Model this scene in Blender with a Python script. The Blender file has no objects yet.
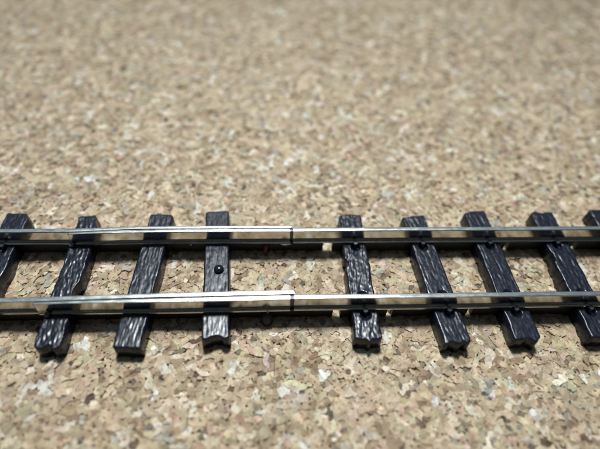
import bpy, bmesh, math, random
import numpy as np
from mathutils import Vector, Matrix, noise
from mathutils.geometry import delaunay_2d_cdt

# one Blender unit is one centimetre; all dimensions below are written in millimetres and multiplied by U
U = 0.1
scene = bpy.context.scene
scene.unit_settings.system = 'METRIC'
scene.unit_settings.scale_length = 0.01
col = scene.collection
PI = math.pi

# ------------------------------------------------------------------ camera
PITCH, YAW, ROLL = math.radians(50.0), math.radians(4.22), math.radians(2.99)
CAM = Vector((-2.70, -31.91, 48.91))
FPX = 467.0                                            # focal length in pixels of a 600 px wide frame
_h = Vector((math.sin(YAW), math.cos(YAW), 0)); _r = Vector((math.cos(YAW), -math.sin(YAW), 0))
FW = _h * math.cos(PITCH) + Vector((0, 0, -math.sin(PITCH)))
_u = _r.cross(FW)
RT = _r * math.cos(ROLL) + _u * math.sin(ROLL)
UP = -_r * math.sin(ROLL) + _u * math.cos(ROLL)
cam = bpy.data.cameras.new('camera')
cam.sensor_fit = 'HORIZONTAL'; cam.sensor_width = 36.0; cam.lens = 36.0 * FPX / 600.0
cam.clip_start = 0.05; cam.clip_end = 2000
cam_ob = bpy.data.objects.new('camera', cam); col.objects.link(cam_ob)
cam_ob.matrix_world = Matrix((( RT.x, UP.x, -FW.x, CAM.x * U), (RT.y, UP.y, -FW.y, CAM.y * U), (RT.z, UP.z, -FW.z, CAM.z * U), (0, 0, 0, 1)))
cam.dof.use_dof = True
cam.dof.focus_distance = 55.5 * U
cam.dof.aperture_fstop = (cam.lens * 1e-3) / (2.0 * U)   # opening of 2 mm
scene.camera = cam_ob

# ------------------------------------------------------------------ light
world = bpy.data.worlds.new('World'); scene.world = world; world.use_nodes = True
bg = world.node_tree.nodes['Background']
bg.inputs['Color'].default_value = (0.75, 0.87, 1.0, 1); bg.inputs['Strength'].default_value = 0.055

def area(name, direction, dist, sx, sy, energy, color, aim=(0, 0, 0), spread=180):
    l = bpy.data.lights.new(name, 'AREA'); l.shape = 'RECTANGLE'; l.size = sx; l.size_y = sy
    l.energy = energy; l.color = color; l.spread = math.radians(spread)
    o = bpy.data.objects.new(name, l); col.objects.link(o)
    d = Vector(direction).normalized(); a = Vector(aim)
    o.location = a + d * dist
    o.rotation_euler = (-d).to_track_quat('-Z', 'Y').to_euler()
    return o
# ceiling lamp high above the track and a little behind it
area('ceiling_lamp', (-0.03, 0.372, 0.928), 70, 10, 10, 3650, (0.94, 0.985, 1.0), aim=(0, -0.8, 0), spread=44)
# bright window beyond the board, seen mirrored in the rail heads
area('window', (-0.035, 0.60, 0.80), 80, 20, 18, 2150, (0.90, 0.96, 1.0))
# broad pale ceiling and window side beyond the board
area('pale_ceiling', (0.0, 0.50, 0.86), 190, 300, 210, 84000, (0.57, 0.79, 1.0))

scene.view_settings.view_transform = 'Standard'; scene.view_settings.look = 'None'
scene.view_settings.exposure = 0.0; scene.view_settings.gamma = 1.0
scene.view_settings.use_curve_mapping = False
scene.render.engine = 'CYCLES'
scene.cycles.use_denoising = True
scene.cycles.max_bounces = 8; scene.cycles.glossy_bounces = 4; scene.cycles.diffuse_bounces = 3
scene.cycles.sample_clamp_indirect = 4.0

# ------------------------------------------------------------------ helpers
def px_of(x, y, z):
    d = Vector((x, y, z)) - CAM; w = d.dot(FW)
    return 300 + FPX * d.dot(RT) / w, 224.5 - FPX * d.dot(UP) / w, w

def ground_at(px, py, z=0.0):
    d = FW + RT * ((px - 300) / FPX) + UP * ((224.5 - py) / FPX)
    return CAM + d * ((z - CAM.z) / d.z)

def link(name, me, mat=None, parent=None, smooth=False):
    if mat is not None: me.materials.append(mat)
    if smooth:
        me.polygons.foreach_set('use_smooth', [True] * len(me.polygons))
    o = bpy.data.objects.new(name, me); col.objects.link(o)
    if parent is not None: o.parent = parent
    return o

def mesh(name, verts, faces):
    me = bpy.data.meshes.new(name)
    me.from_pydata([(v[0] * U, v[1] * U, v[2] * U) for v in verts], [], faces); me.update()
    return me

def tag(o, label=None, cat=None, group=None, kind=None):
    if label: o['label'] = label
    if cat: o['category'] = cat
    if group: o['group'] = group
    if kind: o['kind'] = kind
    return o

def new_mat(name):
    m = bpy.data.materials.new(name); m.use_nodes = True
    nt = m.node_tree; b = nt.nodes['Principled BSDF']
    return m, nt, b

def N(nt, kind, **kw):
    n = nt.nodes.new(kind)
    for k, v in kw.items():
        if k in n.inputs.keys(): n.inputs[k].default_value = v
        else: setattr(n, k, v)
    return n

def ramp(nt, stops):
    r = nt.nodes.new('ShaderNodeValToRGB'); e = r.color_ramp.elements
    while len(e) < len(stops): e.new(0.5)
    for el, (p, c) in zip(e, stops):
        el.position = p; el.color = (c[0], c[1], c[2], 1) if not isinstance(c, float) else (c, c, c, 1)
    return r

def position_mm(nt, scale):
    g = nt.nodes.new('ShaderNodeNewGeometry')
    m = N(nt, 'ShaderNodeVectorMath', operation='MULTIPLY'); m.inputs[1].default_value = [s / U for s in scale]
    nt.links.new(g.outputs['Position'], m.inputs[0]); return m.outputs[0]

# ------------------------------------------------------------------ materials
def cork_material():
    m, nt, b = new_mat('cork'); L = nt.links.new
    at = N(nt, 'ShaderNodeAttribute', attribute_name='tone')
    p = position_mm(nt, (1, 1, 1))
    n1 = N(nt, 'ShaderNodeTexNoise', Scale=1.9, Detail=5.0, Roughness=0.68); L(p, n1.inputs['Vector'])
    n2 = N(nt, 'ShaderNodeTexNoise', Scale=6.0, Detail=4.0, Roughness=0.72); L(p, n2.inputs['Vector'])
    r1 = ramp(nt, [(0.30, (0.60, 0.54, 0.46)), (0.42, (0.92, 0.90, 0.86)), (0.55, (1.0, 1.0, 1.0)), (0.72, (1.20, 1.19, 1.20))]); L(n1.outputs['Fac'], r1.inputs['Fac'])
    r2 = ramp(nt, [(0.30, (0.42, 0.34, 0.28)), (0.40, (0.88, 0.86, 0.83)), (0.52, (1.0, 1.0, 1.0)), (0.75, (1.18, 1.18, 1.2))]); L(n2.outputs['Fac'], r2.inputs['Fac'])
    mm = N(nt, 'ShaderNodeMix', data_type='RGBA', blend_type='MULTIPLY'); mm.inputs[0].default_value = 1
    L(at.outputs['Color'], mm.inputs[6]); L(r1.outputs['Color'], mm.inputs[7])
    m2 = N(nt, 'ShaderNodeMix', data_type='RGBA', blend_type='MULTIPLY'); m2.inputs[0].default_value = 1
    L(mm.outputs[2], m2.inputs[6]); L(r2.outputs['Color'], m2.inputs[7])
    # flakes and crumbs inside a granule
    wn = N(nt, 'ShaderNodeMix', data_type='VECTOR'); wn.inputs[0].default_value = 0.30
    L(p, wn.inputs[4]); L(n1.outputs['Color'], wn.inputs[5])
    fl = N(nt, 'ShaderNodeTexVoronoi', Scale=2.3, Randomness=1.0); L(wn.outputs[1], fl.inputs['Vector'])
    fs_ = N(nt, 'ShaderNodeSeparateColor'); L(fl.outputs['Color'], fs_.inputs[0])
    fr = ramp(nt, [(0.0, (0.52, 0.46, 0.40)), (0.16, (0.86, 0.83, 0.80)), (0.6, (1.02, 1.02, 1.0)), (1.0, (1.22, 1.24, 1.26))]); L(fs_.outputs[0], fr.inputs['Fac'])
    m2b = N(nt, 'ShaderNodeMix', data_type='RGBA', blend_type='MULTIPLY'); m2b.inputs[0].default_value = 1
    L(m2.outputs[2], m2b.inputs[6]); L(fr.outputs['Color'], m2b.inputs[7]); m2 = m2b
    # scattered tiny bark specks
    v = N(nt, 'ShaderNodeTexVoronoi', Scale=1.15); L(p, v.inputs['Vector'])
    r3 = ramp(nt, [(0.10, 1.0), (0.17, 0.0)]); L(v.outputs['Distance'], r3.inputs['Fac'])
    n3 = N(nt, 'ShaderNodeTexNoise', Scale=0.9, Detail=1.0); L(p, n3.inputs['Vector'])
    r4 = ramp(nt, [(0.52, 0.0), (0.60, 0.85)]); L(n3.outputs['Fac'], r4.inputs['Fac'])
    mu = N(nt, 'ShaderNodeMath', operation='MULTIPLY'); L(r3.outputs['Color'], mu.inputs[0]); L(r4.outputs['Color'], mu.inputs[1])
    m3 = N(nt, 'ShaderNodeMix', data_type='RGBA'); L(mu.outputs[0], m3.inputs[0]); L(m2.outputs[2], m3.inputs[6])
    m3.inputs[7].default_value = (0.11, 0.06, 0.035, 1)
    L(m3.outputs[2], b.inputs['Base Color'])
    b.inputs['Roughness'].default_value = 0.50; b.inputs['Specular IOR Level'].default_value = 0.5
    bu = N(nt, 'ShaderNodeBump', Strength=0.75, Distance=0.12 * U); 
    ad0 = N(nt, 'ShaderNodeMath', operation='ADD'); L(n1.outputs['Fac'], ad0.inputs[0]); L(n2.outputs['Fac'], ad0.inputs[1])
    ad = N(nt, 'ShaderNodeMath', operation='MULTIPLY_ADD'); L(fs_.outputs[1], ad.inputs[0]); ad.inputs[1].default_value = 0.35; L(ad0.outputs[0], ad.inputs[2])
    L(ad.outputs[0], bu.inputs['Height']); L(bu.outputs['Normal'], b.inputs['Normal'])
    return m

def binder_material():
    m, nt, b = new_mat('cork_binder'); L = nt.links.new
    p = position_mm(nt, (1, 1, 1))
    n = N(nt, 'ShaderNodeTexNoise', Scale=1.2, Detail=5.0); L(p, n.inputs['Vector'])
    r = ramp(nt, [(0.3, (0.06, 0.035, 0.02)), (0.7, (0.22, 0.14, 0.08))]); L(n.outputs['Fac'], r.inputs['Fac'])
    L(r.outputs['Color'], b.inputs['Base Color']); b.inputs['Roughness'].default_value = 0.85
    return m

def far_cork_material():
    m, nt, b = new_mat('far_cork'); L = nt.links.new
    p = position_mm(nt, (0.72, 0.72, 0.72))
    v = N(nt, 'ShaderNodeTexVoronoi', Scale=1.0); L(p, v.inputs['Vector'])
    s = N(nt, 'ShaderNodeSeparateColor'); L(v.outputs['Color'], s.inputs[0])
    r = ramp(nt, [(0.0, (0.20, 0.125, 0.07)), (0.25, (0.36, 0.26, 0.155)), (0.55, (0.44, 0.335, 0.205)), (0.85, (0.50, 0.40, 0.27)), (1.0, (0.62, 0.54, 0.42))])
    L(s.outputs[0], r.inputs['Fac'])
    e = N(nt, 'ShaderNodeTexVoronoi', feature='DISTANCE_TO_EDGE', Scale=1.0); L(p, e.inputs['Vector'])
    re = ramp(nt, [(0.0, 0.4), (0.08, 1.0)]); L(e.outputs['Distance'], re.inputs['Fac'])
    mm = N(nt, 'ShaderNodeMix', data_type='RGBA', blend_type='MULTIPLY'); mm.inputs[0].default_value = 1
    L(r.outputs['Color'], mm.inputs[6]); L(re.outputs['Color'], mm.inputs[7]); L(mm.outputs[2], b.inputs['Base Color'])
    b.inputs['Roughness'].default_value = 0.65
    bu = N(nt, 'ShaderNodeBump', Strength=0.6, Distance=0.1 * U); L(e.outputs['Distance'], bu.inputs['Height']); L(bu.outputs['Normal'], b.inputs['Normal'])
    return m

def plastic_material(name, c0, c1, rough, bump=0.5):
    m, nt, b = new_mat(name); L = nt.links.new
    tc = N(nt, 'ShaderNodeTexCoord')
    mp = N(nt, 'ShaderNodeVectorMath', operation='MULTIPLY'); mp.inputs[1].default_value = (3.4 / U, 0.5 / U, 3.4 / U)
    L(tc.outputs['Object'], mp.inputs[0])
    n = N(nt, 'ShaderNodeTexNoise', Scale=1.0, Detail=2.0, Roughness=0.5, Distortion=0.3); L(mp.outputs[0], n.inputs['Vector'])
    n2 = N(nt, 'ShaderNodeTexNoise', Scale=3.2 / U, Detail=3.0); L(tc.outputs['Object'], n2.inputs['Vector'])
    r = ramp(nt, [(0.3, c0), (0.7, c1)]); L(n2.outputs['Fac'], r.inputs['Fac']); L(r.outputs['Color'], b.inputs['Base Color'])
    rr = ramp(nt, [(0.3, rough - 0.05), (0.7, rough + 0.12)]); L(n2.outputs['Fac'], rr.inputs['Fac']); L(rr.outputs['Color'], b.inputs['Roughness'])
    bu = N(nt, 'ShaderNodeBump', Strength=bump, Distance=0.10 * U); L(n.outputs['Fac'], bu.inputs['Height']); L(bu.outputs['Normal'], b.inputs['Normal'])
    b.inputs['IOR'].default_value = 1.42
    return m

def rail_material():
    m, nt, b = new_mat('nickel_silver'); L = nt.links.new
    p = position_mm(nt, (0.10, 9.0, 9.0))
    n = N(nt, 'ShaderNodeTexNoise', Scale=1.0, Detail=4.0, Roughness=0.7); L(p, n.inputs['Vector'])
    p2 = position_mm(nt, (0.8, 3.0, 3.0))
    n2 = N(nt, 'ShaderNodeTexNoise', Scale=1.0, Detail=5.0, Roughness=0.65); L(p2, n2.inputs['Vector'])
    r = ramp(nt, [(0.3, (0.46, 0.45, 0.405)), (0.55, (0.57, 0.56, 0.515)), (0.8, (0.64, 0.635, 0.595))]); L(n2.outputs['Fac'], r.inputs['Fac'])
    L(r.outputs['Color'], b.inputs['Base Color']); b.inputs['Metallic'].default_value = 1
    rr = ramp(nt, [(0.3, 0.20), (0.7, 0.30)]); L(n2.outputs['Fac'], rr.inputs['Fac'])
    tc = N(nt, 'ShaderNodeTexCoord'); sx = N(nt, 'ShaderNodeSeparateXYZ'); L(tc.outputs['Normal'], sx.inputs[0])   # running surface is brushed, sides stay drawn and smooth
    rt = ramp(nt, [(0.55, 0.62), (0.8, 1.0)]); L(sx.outputs['Z'], rt.inputs['Fac'])
    rm = N(nt, 'ShaderNodeMath', operation='MULTIPLY'); L(rr.outputs['Color'], rm.inputs[0]); L(rt.outputs['Color'], rm.inputs[1]); L(rm.outputs[0], b.inputs['Roughness'])
    bu = N(nt, 'ShaderNodeBump', Strength=0.06, Distance=0.03 * U); L(n.outputs['Fac'], bu.inputs['Height']); L(bu.outputs['Normal'], b.inputs['Normal'])
    return m

def plain_material(name, c, rough, metal=0.0, bump=0.3, scale=6.0):
    m, nt, b = new_mat(name); L = nt.links.new
    p = position_mm(nt, (1, 1, 1)); n = N(nt, 'ShaderNodeTexNoise', Scale=scale, Detail=3.0); L(p, n.inputs['Vector'])
    r = ramp(nt, [(0.3, [x * 0.75 for x in c]), (0.7, [min(1, x * 1.2) for x in c])]); L(n.outputs['Fac'], r.inputs['Fac']); L(r.outputs['Color'], b.inputs['Base Color'])
    b.inputs['Roughness'].default_value = rough; b.inputs['Metallic'].default_value = metal
    bu = N(nt, 'ShaderNodeBump', Strength=bump, Distance=0.04 * U); L(n.outputs['Fac'], bu.inputs['Height']); L(bu.outputs['Normal'], b.inputs['Normal'])
    return m

CORK, BINDER, FAR = cork_material(), binder_material(), far_cork_material()
SLEEPER = plastic_material('sleeper_plastic', (0.006, 0.008, 0.015), (0.012, 0.014, 0.025), 0.26, 0.12)
SPIKE = plain_material('spike_plastic', (0.045, 0.052, 0.068), 0.30, 0.0, 0.1)
WEBBING = plain_material('webbing_plastic', (0.012, 0.010, 0.011), 0.5)
RAIL = rail_material()
SOLDER = plain_material('solder', (0.66, 0.66, 0.66), 0.28, 1.0, 0.5, 3.0)
RED = plain_material('red_wire', (0.075, 0.007, 0.014), 0.7)
BLACK = plain_material('black_wire', (0.004, 0.004, 0.005), 0.6)
FILLER = plain_material('joint_filler', (0.012, 0.018, 0.035), 0.35)
PIN = plain_material('pin_black', (0.010, 0.011, 0.014), 0.16, 0.0, 0.05)

# ------------------------------------------------------------------ cork board
X0, X1, Y0, Y1 = -90.0, 100.0, -38.0, 104.0            # rectangle in which every granule is real geometry
def box_faces(o=0):
    return [[o+0, o+3, o+2, o+1], [o+4, o+5, o+6, o+7], [o+0, o+1, o+5, o+4], [o+1, o+2, o+6, o+5], [o+2, o+3, o+7, o+6], [o+3, o+0, o+4, o+7]]
def box_verts(x0, x1, y0, y1, z0, z1):
    return [(x0, y0, z0), (x1, y0, z0), (x1, y1, z0), (x0, y1, z0), (x0, y0, z1), (x1, y0, z1), (x1, y1, z1), (x0, y1, z1)]

board = link('cork_board', mesh('cork_board', box_verts(-320, 320, -200, 420, -6.0, -0.42), box_faces()), BINDER)
tag(board, 'speckled tan cork sheet filling the picture under the track', kind='structure')
vs, fs = [], []
for x0, x1, y0, y1 in ((-320, 320, Y1 - 1.2, 420), (-320, 320, -200, Y0 + 1.2), (-320, X0 + 1.2, Y0 + 1.2, Y1 - 1.2), (X1 - 1.2, 320, Y0 + 1.2, Y1 - 1.2)):
    o = len(vs); vs += box_verts(x0, x1, y0, y1, -0.41, -0.06); fs += box_faces(o)
far = link('far_cork', mesh('far_cork', vs, fs), FAR, board)

def granules():
    rng = np.random.default_rng(11)
    step = 0.58
    gx = np.arange(X0 - 2, X1 + 2, step); gy = np.arange(Y0 - 2, Y1 + 2, step * 0.9)
    P = []
    for j, y in enumerate(gy):
        xs = gx + (0.5 * step if j % 2 else 0)
        q = np.stack([xs, np.full_like(xs, y)], 1) + rng.uniform(-0.46, 0.46, (len(xs), 2)) * step
        P.append(q)
    P = np.concatenate(P)
    D = np.column_stack([P, np.zeros(len(P))]) - np.array(CAM); w = D @ np.array(FW)
    px, py = 300 + FPX * (D @ np.array(RT)) / w, 224.5 - FPX * (D @ np.array(UP)) / w
    P = P[((px > -90) & (px < 690) & (py > -40) & (py < 520)) | (rng.random(len(P)) < 0.45)]   # coarser granules out of view
    out = delaunay_2d_cdt([Vector((float(a), float(b))) for a, b in P], [], [], 0, 1e-6)
    V = np.array([(v.x, v.y) for v in out[0]]); T = np.array([t for t in out[2] if len(t) == 3], dtype=np.int64)
    a, b, c = V[T[:, 0]], V[T[:, 1]], V[T[:, 2]]
    flip = ((b[:, 0]-a[:, 0])*(c[:, 1]-a[:, 1]) - (b[:, 1]-a[:, 1])*(c[:, 0]-a[:, 0])) < 0
    T[flip] = T[flip][:, ::-1]
    a, b, c = V[T[:, 0]], V[T[:, 1]], V[T[:, 2]]
    d = 2 * (a[:, 0]*(b[:, 1]-c[:, 1]) + b[:, 0]*(c[:, 1]-a[:, 1]) + c[:, 0]*(a[:, 1]-b[:, 1]))
    a2, b2, c2 = (a**2).sum(1), (b**2).sum(1), (c**2).sum(1)
    CC = np.stack([(a2*(b[:, 1]-c[:, 1]) + b2*(c[:, 1]-a[:, 1]) + c2*(a[:, 1]-b[:, 1])) / d, (a2*(c[:, 0]-b[:, 0]) + b2*(a[:, 0]-c[:, 0]) + c2*(b[:, 0]-a[:, 0])) / d], 1)
    cen = (a + b + c) / 3
    bad = np.hypot(*(CC - cen).T) > 0.55                  # keep sliver triangles from throwing their corner far away
    CC[bad] = cen[bad]
    CC += rng.normal(0, 0.05, CC.shape)
    # directed edges
    tri_of = {}
    for t in range(len(T)):
        i, j, k = T[t]
        tri_of[(i, j)] = t; tri_of[(j, k)] = t; tri_of[(k, i)] = t
    nb = [[] for _ in range(len(V))]
    for (i, j) in tri_of: nb[i].append(j)
    # grow granules out of one to seven neighbouring cells
    gid = np.full(len(V), -1, dtype=np.int64); order = rng.permutation(len(V)); n = 0
    for s in order:
        if gid[s] >= 0: continue
        want = int(rng.choice([1, 2, 3, 4, 5, 7], p=[0.27, 0.20, 0.19, 0.16, 0.11, 0.07])); mem = [s]; gid[s] = n
        th = rng.uniform(0, PI); ax = np.array([math.cos(th), math.sin(th)]); el = rng.uniform(1.0, 2.2)
        while len(mem) < want:
            cand = [q for m in mem for q in nb[m] if gid[q] < 0]
            if not cand: break
            ds = [abs((V[q]-V[s]) @ ax) / el + abs((V[q]-V[s]) @ np.array([-ax[1], ax[0]])) * el for q in cand]
            q = cand[int(np.argmin(ds))]; gid[q] = n; mem.append(q)
        n += 1
    edges = [dict() for _ in range(n)]
    for (i, j), t in tri_of.items():
        if gid[i] == gid[j]: continue
        t2 = tri_of.get((j, i))
        if t2 is None: edges[gid[i]][-1] = -1; continue
        edges[gid[i]][t2] = t                              # walk from right triangle to left triangle: i stays on the left
    # random gap at every corner, a pit now and then
    gap = rng.uniform(-0.012, 0.002, len(CC)); pit = rng.random(len(CC))
    gap = np.where(pit < 0.15, rng.uniform(0.03, 0.15, len(CC)), gap)
    loops = []
    for g in range(n):
        e = edges[g]
        if -1 in e or len(e) < 3: continue
        st = next(iter(e)); lp = [st]; k = e[st]
        while k != st and k in e and len(lp) < 80: lp.append(k); k = e[k]
        if k != st or len(lp) < 3: continue
        pts = CC[lp]
        if pts[:, 0].min() < X0 - 0.4 or pts[:, 0].max() > X1 + 0.4 or pts[:, 1].min() < Y0 - 0.4 or pts[:, 1].max() > Y1 + 0.4: continue
        loops.append(lp)
    return CC, gap, loops, rng

CC, GAP, LOOPS, rng = granules()
TONES = [((0.52, 0.420, 0.285), 28), ((0.45, 0.355, 0.235), 22), ((0.58, 0.485, 0.345), 22), ((0.52, 0.395, 0.285), 12), ((0.48, 0.415, 0.290), 8),
         ((0.67, 0.590, 0.465), 13), ((0.37, 0.275, 0.175), 9), ((0.26, 0.175, 0.110), 4.0), ((0.12, 0.075, 0.045), 1.5), ((0.70, 0.67, 0.60), 2.6), ((0.45, 0.420, 0.350), 3.0)]
TC = np.array([t[0] for t in TONES]); TW = np.array([t[1] for t in TONES], float); TW /= TW.sum()

def hash_jit(i, j):
    a, b = (i, j) if i < j else (j, i)
    h = (a * 73856093 ^ b * 19349663) & 0xffffffff
    h = (h * 2654435761) & 0xffffffff
    return ((h >> 8) & 0xffff) / 65535.0 - 0.5, ((h >> 3) & 0x1fff) / 8191.0

def offset_ring(pts, dist):
    nx = np.roll(pts, -1, 0) - pts; ln = np.hypot(nx[:, 0], nx[:, 1]) + 1e-9
    nrm = np.stack([-nx[:, 1] / ln, nx[:, 0] / ln], 1)     # left normal of the edge = inside for counter-clockwise loops
    bi = nrm + np.roll(nrm, 1, 0); bl = np.hypot(bi[:, 0], bi[:, 1]) + 1e-6
    bi = bi / np.maximum(bl, 0.7)[:, None] 
    return pts + bi * np.asarray(dist)[:, None]

def granule_geometry(lp, fine):
    pts, gp = [], []
    m = len(lp)
    for k in range(m):
        i, j = lp[k], lp[(k + 1) % m]; p, q = CC[i], CC[j]
        pts.append(p); gp.append(GAP[i])
        if fine:
            d = q - p; ln = math.hypot(d[0], d[1])
            if ln > 0.28:
                h, t = hash_jit(i, j); s = 1 if i < j else -1
                pts.append(p + d * 0.5 + np.array([-d[1], d[0]]) * (h * s * 0.20)); gp.append(-0.010 + 0.012 * t + (0.06 * (t * 7 % 1) if t > 0.91 else 0))
    pts = np.array(pts); gp = np.array(gp)
    ar = 0.5 * np.sum(pts[:, 0] * np.roll(pts[:, 1], -1) - np.roll(pts[:, 0], -1) * pts[:, 1])
    if ar < 0: pts = pts[::-1]; gp = gp[::-1]; ar = -ar
    if ar < 0.05: return None
    size = math.sqrt(ar); lim = 0.16 * size
    c = pts.mean(0); k = len(pts)
    z0 = rng.normal(0, 0.022); tx, ty = rng.normal(0, 0.10, 2)
    r0 = offset_ring(pts, np.minimum(gp, lim)); r1 = offset_ring(pts, np.minimum(gp + rng.uniform(0.02, 0.06), lim * 1.6))
    top0 = np.clip(z0 + (r0 - c) @ np.array([tx, ty]), -0.17, 0.15) - rng.choice([0.0, 0.008, 0.03], p=[0.45, 0.35, 0.20]); top1 = np.clip(z0 + (r1 - c) @ np.array([tx, ty]), -0.17, 0.15)
    V = np.concatenate([np.column_stack([r0, np.full(k, -0.45)]), np.column_stack([r0, top0]), np.column_stack([r1, top1])])
    F = []
    for a in range(k):
        b = (a + 1) % k
        F.append([a, b, k + b, k + a]); F.append([k + a, k + b, 2 * k + b, 2 * k + a])
    F.append([2 * k + a for a in range(k)])
    return V, F, c, ar

# pieces picked out one by one in the photograph: pixel and tone
SPOTS = [((155, 396), (0.74, 0.72, 0.68)), ((167, 380), (0.12, 0.06, 0.04)), ((76, 364), (0.10, 0.06, 0.05)), ((68, 399), (0.09, 0.07, 0.06)), ((93, 394), (0.09, 0.055, 0.05)),
         ((489, 388), (0.30, 0.31, 0.30)), ((437, 400), (0.62, 0.58, 0.52)), ((536, 415), (0.68, 0.66, 0.61)), ((303, 391), (0.14, 0.075, 0.075)), ((258, 413), (0.62, 0.61, 0.57)),
         ((178, 414), (0.54, 0.33, 0.23)), ((141, 410), (0.66, 0.60, 0.48)), ((35, 384), (0.66, 0.61, 0.54)), ((512, 404), (0.66, 0.57, 0.43)), ((233, 130), (0.80, 0.80, 0.78)),
         ((401, 76), (0.80, 0.79, 0.75)), ((316, 103), (0.70, 0.68, 0.62)), ((60, 193), (0.62, 0.58, 0.54)), ((80, 182), (0.66, 0.62, 0.54)), ((290, 186), (0.66, 0.61, 0.52)), ((278, 192), (0.64, 0.60, 0.54)), ((545, 418), (0.60, 0.52, 0.4)), ((415, 440), (0.62, 0.56, 0.43))]
cents = np.array([CC[l].mean(0) for l in LOOPS])
FORCE = {}
sizes = np.array([len(l) for l in LOOPS])
for (sx, sy), c in SPOTS:
    g = ground_at(sx, sy); dd = np.hypot(cents[:, 0] - g.x, cents[:, 1] - g.y) + ((sizes < 6) * 0.6 if c[0] > 0.2 else (sizes > 9) * 0.8)
    FORCE[int(np.argmin(dd))] = c

seen = []
bulk_v, bulk_f, bulk_c, off = [], [], [], 0
for gi, lp in enumerate(LOOPS):
    c = cents[gi]; px, py, w = px_of(c[0], c[1], 0)
    vis = -60 < px < 660 and -60 < py < 500
    geo = granule_geometry(lp, vis)
    if geo is None: continue
    V, F, cc, ar = geo
    tone = np.array(FORCE[gi]) if gi in FORCE else TC[rng.choice(len(TC), p=TW)] * rng.uniform(0.86, 1.12) * np.array([1.01, 0.985, 0.965]) * (1 + rng.normal(0, 0.025, 3))
    if gi not in FORCE and ar > 0.7 and tone[0] < 0.33: tone = TC[0] * rng.uniform(0.8, 1.0)
    if gi not in FORCE and ar < 0.5 and rng.random() < 0.16: tone = tone * rng.uniform(0.25, 0.6)
    hidden = (-9.9 < c[1] < 10.2 and any(abs(c[0] - q) < 2.2 for q in (-36.5, -27.1, -18.4, -10.1, 7.0, 16.2, 24.5, 33.5, 41.5))) or abs(c[1] - 4.8) < 1.6 or abs(c[1] + 4.8) < 1.6
    inside = 6 < px < 594 and 6 < py < 444
    score = ar * math.sin(math.atan2(CAM.z, math.hypot(c[0]-CAM.x, c[1]-CAM.y))) * (FPX / w) ** 2 if (inside and not hidden) else 0
    seen.append((score, V, F, cc, tone))
seen.sort(key=lambda s: -s[0])

def paint(me, tones):
    at = me.color_attributes.new('tone', 'FLOAT_COLOR', 'POINT')
    at.data.foreach_set('color', np.column_stack([tones, np.ones(len(tones))]).astype(np.float32).ravel())

for score, V, F, cc, tone in seen[:300]:
    W = V - np.array([cc[0], cc[1], 0])
    me = mesh('granule', W, F); paint(me, np.tile(tone, (len(V), 1)))
    o = link('granule', me, CORK, board); o.location = (cc[0] * U, cc[1] * U, 0)
for score, V, F, cc, tone in seen[300:]:
    bulk_v.append(V); bulk_c.append(np.tile(tone, (len(V), 1)))
    bulk_f += [[i + off for i in f] for f in F]; off += len(V)
# crumbs pressed into the surface between the flakes
OCT = np.array([(1, 0, 0), (0.3, 0.9, 0), (-0.7, 0.6, 0), (-0.8, -0.5, 0), (0.2, -1, 0), (0, 0, 1), (0.35, 0.15, 0.85)])
for k in range(5200):
    q = ground_at(rng.uniform(-30, 630), rng.uniform(120, 470) if rng.random() < 0.8 else rng.uniform(-20, 120))
    if 0 < k and any(abs(q.x - c) < 1.9 for c in (-36.5, -27.1, -18.4, -10.1, 7.0, 16.2, 24.5, 33.5, 41.5)) and abs(q.y) < 10: continue
    r = rng.uniform(0.09, 0.30) * (1 if rng.random() < 0.9 else 1.4); th = rng.uniform(0, 2 * PI); ca, sa = math.cos(th), math.sin(th)
    W = OCT * (1 + rng.normal(0, 0.18, OCT.shape)); W = np.column_stack([(W[:, 0] * ca - W[:, 1] * sa) * r + q.x, (W[:, 0] * sa + W[:, 1] * ca) * r * rng.uniform(0.6, 1) + q.y, W[:, 2] * r * rng.uniform(0.2, 0.5) + rng.uniform(-0.02, 0.03)])
    W[:5, 2] = -0.12
    tone = TC[rng.choice(len(TC), p=TW)] * rng.uniform(0.72, 1.1)
    bulk_v.append(W); bulk_c.append(np.tile(tone, (7, 1)))
    bulk_f += [[off + a, off + b, off + c] for a, b, c in ((0, 1, 6), (1, 2, 5), (2, 3, 5), (3, 4, 5), (4, 0, 6), (6, 1, 5), (4, 6, 5))]; off += 7
me = mesh('cork_granules', np.concatenate(bulk_v).tolist(), bulk_f); paint(me, np.concatenate(bulk_c))
rest = link('cork_granules', me, CORK, board); rest['kind'] = 'stuff'

# ------------------------------------------------------------------ track pieces
TOP = 2.1                                                # top of the sleepers; the rail foot lies on it
RAIL_H = 2.0

def fbm(x, y, z=0.0, o=3):
    return noise.fractal(Vector((x, y, z)), 0.6, 2.0, o)

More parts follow.
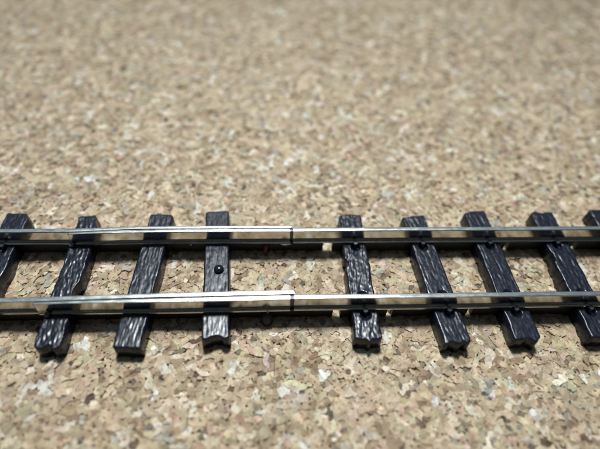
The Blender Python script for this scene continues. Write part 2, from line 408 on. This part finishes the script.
def make_sleeper(parent, xf, xn, w, y0, y1, seed, grain=1.0, coarse=1.0, bites=(), ends=(), spikes=(), slant=0.0):
    """A moulded wood-grain sleeper from far end (xf, y1) to near end (xn, y0); bites = (side, y, depth, reach), ends = (which, s, depth, reach)."""
    cx, cy = (xf + xn) / 2, (y0 + y1) / 2; length = y1 - y0; ang = math.atan2(xn - xf, length)
    ns, nt = 30, 150; H = TOP - 0.02
    S = [-0.5, -0.25, 0.0] + [0.012 + (0.976) * i / ns for i in range(ns + 1)] + [1.0, 1.25, 1.5]
    Tt = [-0.5, -0.25, 0.0] + [0.003 + 0.994 * i / nt for i in range(nt + 1)] + [1.0, 1.25, 1.5]
    verts, faces = [], []
    for t in Tt:
        tc = min(max(t, 0), 1); yl = (tc - 0.5) * length
        for s in S:
            sc = min(max(s, 0), 1)
            drop = max(0, -s, s - 1, 0) / 0.5; drop2 = max(0, -t, t - 1) / 0.5; dr = max(drop, drop2)
            xl = (sc - 0.5) * w; y = yl
            wob = 0.06 * coarse * fbm(yl * 0.45, seed * 3.1 + (0 if sc < 0.5 else 9), 0) + 0.025 * coarse * fbm(yl * 1.8, seed + (0 if sc < 0.5 else 5), 4)
            xl += wob * (2 * sc - 1) * 1.6
            for side, by, dep, rch in bites:
                wgt = max(0, 1 - ((yl - by) / rch) ** 2); k = (1 - sc) if side < 0 else sc
                xl -= side * dep * wgt * k ** 3
            ef = 0.10 * coarse * fbm(sc * 3.0, seed * 1.7, 2 if tc > 0.5 else 6)
            for which, es, dep, rch in ends:
                if (which > 0) == (tc > 0.5): ef += dep * max(0, 1 - ((sc - es) / rch) ** 2)
            y += (ef if tc > 0.5 else -ef) * (2 * abs(tc - 0.5)) ** 8
            # rounded plan corners
            ex = max(0, abs(2 * sc - 1) - 0.78) / 0.22; ey = max(0, abs(yl) - (length / 2 - 0.35)) / 0.35
            if ex > 0 and ey > 0: y -= math.copysign(0.22 * ex * ex * ey, yl)
            z = H
            gx = xl + slant * yl
            g = fbm(gx * 2.3, yl * 0.34, seed * 7.0, 2); g2 = 1 - abs(fbm(gx * 2.6 + 3, yl * 0.45, seed * 5.0, 2)) * 2.0
            g3 = fbm(gx * 1.9, yl * 1.1, seed * 2.0 + 30, 2)
            z += grain * (0.024 * g + 0.025 * min(g2, 0.8) + coarse * 0.032 * g3) - 0.03
            for px_, py_ in spikes:
                r = math.hypot(xl - px_, (y - py_))
                if r < 0.62: z -= 0.45 * (1 - (r / 0.62) ** 4)
            edge = min(sc * w, (1 - sc) * w, tc * length, (1 - tc) * length)
            if edge < 0.13: z -= 0.11 * (1 - edge / 0.13) ** 1.6
            z = z * (1 - dr) - 0.12 * dr
            out = 0.07 * dr; 
            if dr > 0: xl += out * (2 * sc - 1); y += out * (2 * tc - 1)
            ca, sa = math.cos(ang), math.sin(ang)
            verts.append((xl * ca - y * sa, xl * sa + y * ca, z))
    n = len(S)
    for j in range(len(Tt) - 1):
        for i in range(n - 1):
            a = j * n + i; faces.append([a, a + 1, a + n + 1, a + n])
    m = len(Tt)
    rim = [i for i in range(n)] + [j * n + n - 1 for j in range(1, m)] + [(m - 1) * n + i for i in range(n - 2, -1, -1)] + [j * n for j in range(m - 2, 0, -1)]
    faces.append(rim[::-1])
    o = link('sleeper', mesh('sleeper', verts, faces), SLEEPER, parent, smooth=True)
    o.location = (cx * U, cy * U, 0)
    return o, (cx, cy, ang)

def make_spike(sleeper, lx, ly, d, seed):
    """Moulded spike: shank rising from the sleeper and a rounded head hooking over the rail foot; d = +1 when the rail lies towards +Y."""
    bm = bmesh.new(); rs = random.Random(seed)
    prof = [(0.0, -0.75, 0.20), (0.0, -0.1, 0.20), (0.03, 0.10, 0.21), (0.05, 0.24, 0.27), (0.07, 0.44, 0.28), (0.09, 0.50, 0.24)]
    rings = []
    for dy, z, r in prof:
        ring = []
        for k in range(10):
            a = 2 * PI * k / 10; q = 1.0 / max(abs(math.cos(a)), abs(math.sin(a))) ** 0.55   # squarish head
            ring.append(bm.verts.new(((lx + r * q * math.cos(a)) * U, (ly + d * dy + r * q * 1.1 * math.sin(a)) * U, (TOP + z * 0.8 - 0.26 * r * math.sin(a) * (-d) * (z > 0.2)) * U)))
        rings.append(ring)
    for A, B in zip(rings, rings[1:]):
        for k in range(10): bm.faces.new((A[k], A[(k + 1) % 10], B[(k + 1) % 10], B[k]))
    bm.faces.new(rings[-1]); bm.faces.new(rings[0][::-1])
    me = bpy.data.meshes.new('spike'); bm.to_mesh(me); bm.free()
    o = link('spike', me, SPIKE, sleeper, smooth=True); me.polygons[10 * (len(prof) - 1)].use_smooth = False
    return o

_HALF = [(0.64, 0.0), (0.60, 0.08), (0.585, 0.115), (0.51, 0.14), (0.30, 0.145), (0.24, 0.20), (0.22, 0.30), (0.22, 0.46), (0.275, 0.56), (0.31, 0.61), (0.31, 1.91), (0.29, 1.965), (0.23, 1.995), (0.10, 2.008)]
RAIL_PROFILE = [(-a, b) for a, b in _HALF] + [(a, b) for a, b in reversed(_HALF)]
def make_rail(parent, stations, foot=True, name='rail', mat=None, chamfer=(0, 0), dz=0.0, label=None):
    """Rolled rail along X; stations = (x, y_centre, width_factor, rear_foot) from left to right."""
    prof = RAIL_PROFILE
    sts = []
    for i in range(len(stations) - 1):
        a, b = stations[i], stations[i + 1]; k = max(1, int(abs(b[0] - a[0]) / 6))
        for q in range(k): sts.append(tuple(a[c] + (b[c] - a[c]) * q / k for c in range(4)))
    sts.append(tuple(stations[-1][:4]))
    if chamfer[0]: x, y, w, h = sts[0]; sts[0] = (x + 0.10, y, w, h); sts.insert(0, (x, y, w * 0.80, h)) 
    if chamfer[1]: x, y, w, h = sts[-1]; sts[-1] = (x - 0.10, y, w, h); sts.append((x, y, w * 0.80, h))
    verts, faces = [], []; n = len(prof)
    for si, (x, y, w, fr) in enumerate(sts):
        end = (chamfer[0] and si == 0) or (chamfer[1] and si == len(sts) - 1)
        wave = 0.018 * math.sin(x * 0.23 + y) 
        for py, pz in prof:
            hw = py * w
            if abs(py) > 0.32 and py > 0: hw = py * w * fr            # rear flange may be cut back
            if abs(py) > 0.32 and py < 0 and fr < 0: hw = py * w * 0.45
            zz = pz - (0.07 if end and pz > 1.5 else 0)
            verts.append((x, y + hw + wave, TOP + dz + zz))
    for s in range(len(sts) - 1):
        for k in range(n):
            a = s * n + k; b = s * n + (k + 1) % n; faces.append([a, b, b + n, a + n])
    faces.append(list(range(n))); faces.append([(len(sts) - 1) * n + k for k in range(n)][::-1])
    me = mesh(name, verts, faces)
    bm = bmesh.new(); bm.from_mesh(me); bmesh.ops.recalc_face_normals(bm, faces=bm.faces); bm.to_mesh(me); bm.free()
    o = link(name, me, mat or RAIL, parent)
    if label: o['label'] = label
    return o

def make_web(parent, x0, x1, y, h=1.75, w=0.70, seed=0):
    """Plastic webbing bar joining two sleepers under a rail."""
    rs = random.Random(seed); n = max(3, int((x1 - x0) / 0.5)); verts, faces = [], []
    for i in range(n + 1):
        x = x0 + (x1 - x0) * i / n; a = 0.05 * fbm(x * 0.9, seed, 1); hh = h + 0.08 * fbm(x * 0.8, seed + 4, 2)
        e = 0.12 if i in (0, n) else 0
        for py, pz in ((-w/2 + a, -0.1), (-w/2 + a + 0.03, hh - 0.15), (-w/2 + 0.16 + e, hh - e), (w/2 - 0.16 - e, hh - e), (w/2 + a - 0.03, hh - 0.15), (w/2 + a, -0.1)):
            verts.append((x, y + py, pz))
    for s in range(n):
        for k in range(6):
            a = s * 6 + k; b = s * 6 + (k + 1) % 6; faces.append([a, a + 6, b + 6, b])
    faces.append([0, 1, 2, 3, 4, 5]); faces.append([n * 6 + k for k in range(6)][::-1])
    me = mesh('webbing', verts, faces)
    bm = bmesh.new(); bm.from_mesh(me); bmesh.ops.recalc_face_normals(bm, faces=bm.faces); bm.to_mesh(me); bm.free()
    return link('webbing', me, WEBBING, parent)

def make_tube(name, pts, r, mat, parent, seg=12):
    verts, faces = [], []; P = [Vector(p) for p in pts]
    for i, p in enumerate(P):
        t = (P[min(i + 1, len(P) - 1)] - P[max(i - 1, 0)]).normalized(); a = t.orthogonal().normalized(); b = t.cross(a)
        rr = r[i] if isinstance(r, (list, tuple)) else r
        for k in range(seg):
            q = p + (a * math.cos(2*PI*k/seg) + b * math.sin(2*PI*k/seg)) * rr; verts.append(tuple(q))
    # re-use the first frame's direction so that the rings do not twist
    for i in range(len(P) - 1):
        for k in range(seg): faces.append([i*seg + k, i*seg + (k+1) % seg, (i+1)*seg + (k+1) % seg, (i+1)*seg + k])
    faces.append(list(range(seg))[::-1]); faces.append([(len(P)-1)*seg + k for k in range(seg)])
    return link(name, mesh(name, verts, faces), mat, parent, smooth=True)

def make_blob(name, c, rad, mat, parent, seed, amp=0.35):
    bm = bmesh.new(); bmesh.ops.create_icosphere(bm, subdivisions=3, radius=1)
    for v in bm.verts:
        d = 1 + amp * fbm(v.co.x * 1.6 + seed, v.co.y * 1.6, v.co.z * 1.6)
        v.co = Vector(((c[0] + v.co.x * rad[0] * d) * U, (c[1] + v.co.y * rad[1] * d) * U, (c[2] + v.co.z * rad[2] * d) * U))
    me = bpy.data.meshes.new(name); bm.to_mesh(me); bm.free()
    return link(name, me, mat, parent, smooth=True)

def empty(name, loc):
    o = bpy.data.objects.new(name, None); col.objects.link(o); o.empty_display_size = 0.2; o.location = (0, 0, 0); return o

YU, YL = 4.81, -4.84                                      # centre lines of the far and the near rail
left = tag(empty('track_section', (0, 0, 0)), 'model railway track left of the joint, its bright silver rails doubled side by side', 'model track', 'two lengths of model railway track')
right = tag(empty('track_section', (0, 0, 0)), 'model railway track right of the joint, single rails held by small dark spikes', 'model track', 'two lengths of model railway track')

SLEEPERS = [  # section, x far, x near, width, y near, y far, seed, grain, coarse, slant, bites, ends, spikes near/far rail
    (left, -45.2, -45.6, 3.0, -9.3, 9.4, 21, 1.0, 1.0, 0.00, (), (), True),
    (left, -36.4, -36.6, 3.0, -9.4, 9.5, 1, 0.9, 1.0, 0.02, ((1, 9.6, 0.45, 1.2),), (), True),
    (left, -27.15, -27.15, 2.75, -9.45, 9.0, 2, 1.25, 1.25, 0.10, ((1, -2.4, 0.5, 1.3), (1, 9.0, 0.55, 1.5)), ((-1, 0.58, -0.26, 0.17), (-1, 0.8, 0.15, 0.15), (-1, 0.2, 0.1, 0.2)), 'one'),
    (left, -18.0, -18.85, 2.95, -9.65, 9.2, 3, 0.85, 0.7, 0.03, (), (), False),
    (left, -10.75, -9.5, 3.0, -8.75, 9.75, 4, 0.75, 0.45, 0.00, (), ((-1, 0.5, -0.30, 0.30), (-1, 0.85, 0.12, 0.15)), False),
    (right, 6.9, 7.2, 2.95, -9.05, 8.95, 5, 1.15, 1.15, -0.12, ((-1, 1.2, 0.42, 0.7),), ((-1, 0.52, 0.40, 0.10), (1, 0.5, 0.1, 0.3)), True),
    (right, 15.45, 17.0, 3.05, -9.8, 8.85, 6, 1.0, 0.7, 0.10, (), ((-1, 0.30, -0.30, 0.16), (-1, 0.72, -0.28, 0.10), (1, 0.2, -0.2, 0.2)), True),
    (right, 24.1, 24.95, 3.0, -9.4, 9.65, 7, 0.95, 0.75, 0.05, (), ((-1, 0.78, 0.40, 0.12), (-1, 0.5, -0.2, 0.15), (1, 0.1, -0.25, 0.2)), True),
    (right, 33.45, 33.7, 3.0, -9.3, 9.4, 8, 1.1, 1.1, 0.08, ((-1, 1.8, 0.3, 0.8),), ((1, 0.5, -0.2, 0.14), (1, 0.2, 0.15, 0.14)), True),
    (right, 41.8, 42.4, 3.0, -9.3, 9.85, 9, 1.0, 0.9, 0.03, (), (), True),
    (right, 50.6, 50.9, 3.0, -9.3, 9.4, 10, 1.0, 1.0, -0.03, (), (), True),
]
SPIKE_OFF = 0.93
for sec, xf, xn, w, y0, y1, seed, grain, coarse, slant, bites, ends, sp in SLEEPERS:
    cx, cy = (xf + xn) / 2, (y0 + y1) / 2
    marks = []
    if sp:
        for yc in (YU, YL):
            for d in (-1, 1):
                if sp == 'one' and d > 0: continue
                marks.append((random.Random(seed * 13 + int(yc)).uniform(-0.15, 0.25) if sp != 'one' else -0.9, yc + d * SPIKE_OFF - cy, -d))
    s, _ = make_sleeper(sec, xf, xn, w, y0, y1, seed, grain, coarse, bites, ends, [(mx, my - mz * 0.30 if sp != 'one' else my - 99) for mx, my, mz in marks], slant)
    for k, (mx, my, dd) in enumerate(marks):
        ang = math.atan2(xn - xf, y1 - y0)
        make_spike(s, mx - my * math.sin(ang), my, dd, seed * 7 + k)

# rails: the left rails lie behind the inserted ones and end beside the joint
make_rail(left, [(-58, YU + 0.02, 1, 1), (-28.3, YU + 0.02, 1, 1), (-20, YU + 0.40, 0.70, 1), (-0.95, YU + 0.51, 0.60, 1)], chamfer=(0, 1))
make_rail(left, [(-58, YL + 0.0, 1, 1), (-29.4, YL + 0.02, 1, 1), (-16, YL + 0.43, 0.94, 1), (-0.85, YL + 0.63, 0.93, 1)], chamfer=(0, 1))
make_rail(left, [(-28.1, YU - 0.42, 0.42, 0.4), (-22, YU - 0.14, 0.83, 0.4), (-14, YU - 0.06, 0.85, 0.4), (-1.21, YU - 0.0, 0.95, 0.4)], chamfer=(1, 0), dz=-0.03)
make_rail(left, [(-29.1, YL - 0.44, 0.46, 0.4), (-22, YL - 0.29, 0.68, 0.4), (-14, YL - 0.17, 0.90, 0.4), (-1.38, YL - 0.02, 1.0, 0.4)], chamfer=(1, 0), dz=-0.03)
make_rail(right, [(-0.78, YU + 0.0, 0.95, 1), (20, YU, 1, 1), (63, YU + 0.02, 1, 1)])
make_rail(right, [(-0.91, YL - 0.0, 1.0, 1), (20, YL, 1, 1), (63, YL - 0.0, 1, 1)])
# dark insulating pieces that fill the joints
for x0, x1, y, wf in ((-1.19, -0.80, YU, 0.90), (-1.36, -0.93, YL - 0.01, 0.94)):
    make_rail(right, [(x0, y, wf, 1), (x1, y, wf * 1.02, 1)], name='insulating_joint', mat=FILLER, dz=-0.05, label='dark filler in the gap between the rail ends')

# webbing under the rails, broken beside each sleeper
def px_x(px, y): 
    return ground_at(px, 248 if y > 0 else 314, 0.6).x
for y, cuts in ((YU, [(-44.0, -37.5), (-35.3, -28.0), (-26.0, -19.3), (-16.8, -12.0), (-9.2, 3.1)]), (YL, [(-44.0, -37.6), (-35.3, -28.0), (-26.0, -19.6), (-17.2, -11.0), (-8.2, 3.6)])):
    for k, (a, b) in enumerate(cuts): make_web(left, a, b, y + 0.1, seed=k + (7 if y > 0 else 31), h=1.7)
for y, cuts in ((YU, [(4.3, 5.8), (8.2, 14.3), (17.2, 22.9), (25.6, 27.1), (27.65, 32.2), (34.9, 36.3), (36.9, 40.6), (43.4, 49.5)]),
                (YL, [(4.5, 5.9), (8.5, 9.95), (10.6, 15.4), (18.0, 19.5), (20.1, 23.6), (26.2, 32.2), (35.0, 41.0), (43.7, 49.5)])):
    for k, (a, b) in enumerate(cuts): make_web(right, a, b, y, seed=k + (57 if y > 0 else 91), h=1.85)

# feeder wires, soldered under the inserted rails and dropping into holes in the cork
make_tube('feeder_wire', [(-4.2, YU - 0.62, 1.95), (-4.25, YU - 0.70, 1.5), (-4.3, YU - 0.74, 0.9), (-4.3, YU - 0.74, 0.3), (-4.25, YU - 0.70, -0.6)], [0.20, 0.28, 0.30, 0.30, 0.30], RED, left)['label'] = 'red feeder wire under the far rail'
make_tube('feeder_wire', [(-4.05, YL - 0.6, 1.9), (-4.05, YL - 0.72, 1.5), (-4.02, YL - 0.8, 0.9), (-4.0, YL - 0.8, 0.2), (-3.95, YL - 0.7, -0.6)], [0.35, 0.62, 0.68, 0.68, 0.66], BLACK, left)['label'] = 'black feeder wire under the near rail'
make_blob('solder_blob', (-1.75, YU - 0.60, 2.02), (0.75, 0.22, 0.15), SOLDER, left, 3)
make_blob('solder_blob', (-3.9, YL - 0.66, 2.02), (0.13, 0.16, 0.14), SOLDER, left, 8)
make_blob('solder_blob', (-13.6, YU - 0.66, 2.0), (0.13, 0.12, 0.10), SOLDER, left, 5)

# ------------------------------------------------------------------ track pin
bm = bmesh.new(); prof = [(0.0, 0.56), (0.16, 0.545), (0.32, 0.49), (0.46, 0.39), (0.56, 0.25), (0.60, 0.10), (0.58, 0.0), (0.46, -0.05), (0.24, -0.08), (0.24, -2.3)]
rings = []
for r, z in prof:
    if r == 0: rings.append([bm.verts.new((0, 0, z * U))]); continue
    rings.append([bm.verts.new((r * math.cos(2*PI*k/28) * U, r * math.sin(2*PI*k/28) * U, z * U)) for k in range(28)])
for k in range(28): bm.faces.new((rings[0][0], rings[1][k], rings[1][(k+1) % 28]))
for A, B in zip(rings[1:], rings[2:]):
    for k in range(28): bm.faces.new((A[k], B[k], B[(k+1) % 28], A[(k+1) % 28]))
bm.faces.new(rings[-1])
me = bpy.data.meshes.new('track_pin'); bm.to_mesh(me); bm.free()
pin = tag(link('track_pin', me, PIN, smooth=True), 'small black domed pin pushed through the middle of a sleeper', 'pin')
pin.location = (-9.80 * U, 0.25 * U, (TOP + 0.02) * U); pin.scale = (1, 1, 0.82)
